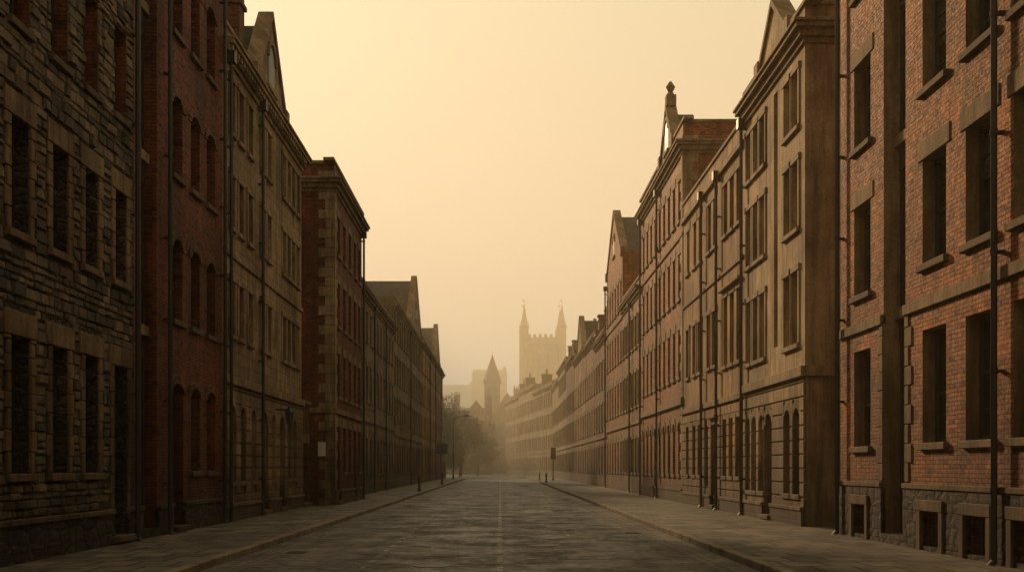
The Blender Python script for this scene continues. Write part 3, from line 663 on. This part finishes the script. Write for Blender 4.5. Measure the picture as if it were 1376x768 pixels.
# ------------------------------------------------------------------ trees
def leafm(name,c):
    m,nt,b=newmat(name); g=N(nt,'ShaderNodeNewGeometry'); n=noise(nt,g.outputs['Position'],1.1,3).outputs[0]
    nt.links.new(mix(nt,rng(nt,n,.35,.65),c,(c[0]*.45,c[1]*.5,c[2]*.4)),b.inputs['Base Color']); b.inputs['Roughness'].default_value=.7; return m
M['leaf']=leafm('foliage',(.06,.062,.025)); M['bark']=plain('bark',(.07,.05,.035),.9)
def tree(x,y,h,rad,n=4600):
    E=empty('street_tree'); b=MB(); b.cyl((x,y,0),(x+.2,y,h*.45),.3,.2,'bark',8)
    cl=[]
    for i in range(16):
        a=random.uniform(0,6.28); rr=rad*random.uniform(.2,.85); z=h*random.uniform(.2,.9)
        if z>h*.75: rr*=.6
        c=Vector((x+rr*math.cos(a),y+rr*math.sin(a),z)); cl.append((c,rad*random.uniform(.3,.5)))
        b.cyl((x+.2,y,h*random.uniform(.12,.4)),tuple(c),.1,.03,'bark',5)
    b.obj('trunk',E); b=MB()
    for i in range(n):
        c,r=random.choice(cl); d=Vector((random.gauss(0,1),random.gauss(0,1),random.gauss(0,.8))).normalized()*r*random.uniform(.45,1.1)
        p=c+d; s=random.uniform(.12,.26); a=Vector((random.gauss(0,1),random.gauss(0,1),random.gauss(0,1))).normalized(); e=a.orthogonal().normalized()
        b.poly([p-a*s,p+e*s*.6,p+a*s,p-e*s*.6],'leaf')
    b.obj('crown',E)
for t in ((-11.5,156,12,4),(-8.6,166,12,3.8),(-15,168,13,4.5),(-6.6,180,11.5,3.8),(-18,160,11,4),(-11,188,14.5,4.8),(-4.2,200,10,3.6)): tree(*t)
def hill():
    import mathutils.noise as mn
    nx,ny=90,24; x0,x1,y0,y1=-420,420,420,980; vs=[]
    for j in range(ny+1):
        for i in range(nx+1):
            x=x0+(x1-x0)*i/nx; y=y0+(y1-y0)*j/ny; t=j/ny
            z=math.sin(min(1,t*1.6)*math.pi/2)*(48-abs(x+60)*.06)*(1 if t<.85 else (1-t)/.15)+mn.noise(Vector((x*.02,y*.02,0)))*5+mn.noise(Vector((x*.12,y*.1,3)))*3
            vs.append((x,y,max(z-3,-.3) if t>0 else -.3))
    me=bpy.data.meshes.new('hill'); me.from_pydata(vs,[],[(j*(nx+1)+i,j*(nx+1)+i+1,(j+1)*(nx+1)+i+1,(j+1)*(nx+1)+i) for j in range(ny) for i in range(nx)])
    me.materials.append(M['leaf']); o=bpy.data.objects.new('hill',me); scene.collection.objects.link(o)
hill()
# ------------------------------------------------------------------ haze: thin in the street, denser over the valley beyond
def hazebox(dens,y0,y1,z1,key):
    m=bpy.data.materials.new('haze'); m.use_nodes=True; nt=m.node_tree; nt.nodes.clear()
    o_=nt.nodes.new('ShaderNodeOutputMaterial'); vs=nt.nodes.new('ShaderNodeVolumeScatter'); vs.inputs['Color'].default_value=(1,.80,.53,1); vs.inputs['Density'].default_value=dens; vs.inputs['Anisotropy'].default_value=.28
    nt.links.new(vs.outputs[0],o_.inputs['Volume']); M[key]=m
    me=MB(); me.box(WF,-500,500,y0,y1,-1,z1,key); me.obj('haze')
hazebox(.0013,-60,110,60,'hz1'); hazebox(.0050,110.05,1100,60,'hz2')
# ------------------------------------------------------------------ light
EL,AZ=R(21),R(-21)
w=bpy.data.worlds.new('World'); scene.world=w; w.use_nodes=True; nt=w.node_tree; nt.nodes.clear()
sky=nt.nodes.new('ShaderNodeTexSky'); sky.sky_type='NISHITA'; sky.sun_disc=False; sky.sun_elevation=EL; sky.sun_rotation=AZ%(2*math.pi); sky.dust_density=6; sky.air_density=1.5
bw=nt.nodes.new('ShaderNodeRGBToBW'); nt.links.new(sky.outputs[0],bw.inputs[0])
lum=math_(nt,'MULTIPLY',math_(nt,'POWER',bw.outputs[0],.16),6.1)
tc=nt.nodes.new('ShaderNodeTexCoord'); sp=nt.nodes.new('ShaderNodeSeparateXYZ'); nt.links.new(tc.outputs['Generated'],sp.inputs[0])
tcol=mix(nt,rng(nt,sp.outputs[2],0,.4),(1.0,.68,.37),(1.0,.80,.475))
tint=mix(nt,1.0,lum,tcol,'MULTIPLY')
bg=nt.nodes.new('ShaderNodeBackground'); bg.inputs[1].default_value=.1; nt.links.new(tint,bg.inputs[0])
ow=nt.nodes.new('ShaderNodeOutputWorld'); nt.links.new(bg.outputs[0],ow.inputs[0])
ld=bpy.data.lights.new('sun','SUN'); ld.energy=5.0; ld.angle=R(4); ld.color=(1,.60,.28); lo=bpy.data.objects.new('sun',ld); scene.collection.objects.link(lo)
sv=Vector((math.sin(AZ)*math.cos(EL),math.cos(AZ)*math.cos(EL),math.sin(EL))); lo.rotation_euler=sv.to_track_quat('Z','Y').to_euler()
scene.view_settings.view_transform='Standard'; scene.view_settings.look='None'; scene.view_settings.exposure=0
cd=bpy.data.cameras.new('camera'); co=bpy.data.objects.new('camera',cd); scene.collection.objects.link(co); scene.camera=co
co.location=(0,0,1.6); co.rotation_euler=(R(90),0,0); cd.sensor_width=36; cd.lens=36*1450/1376; cd.shift_x=16/1376; cd.shift_y=(627-384)/1376; cd.clip_end=6000; cd.clip_start=.1
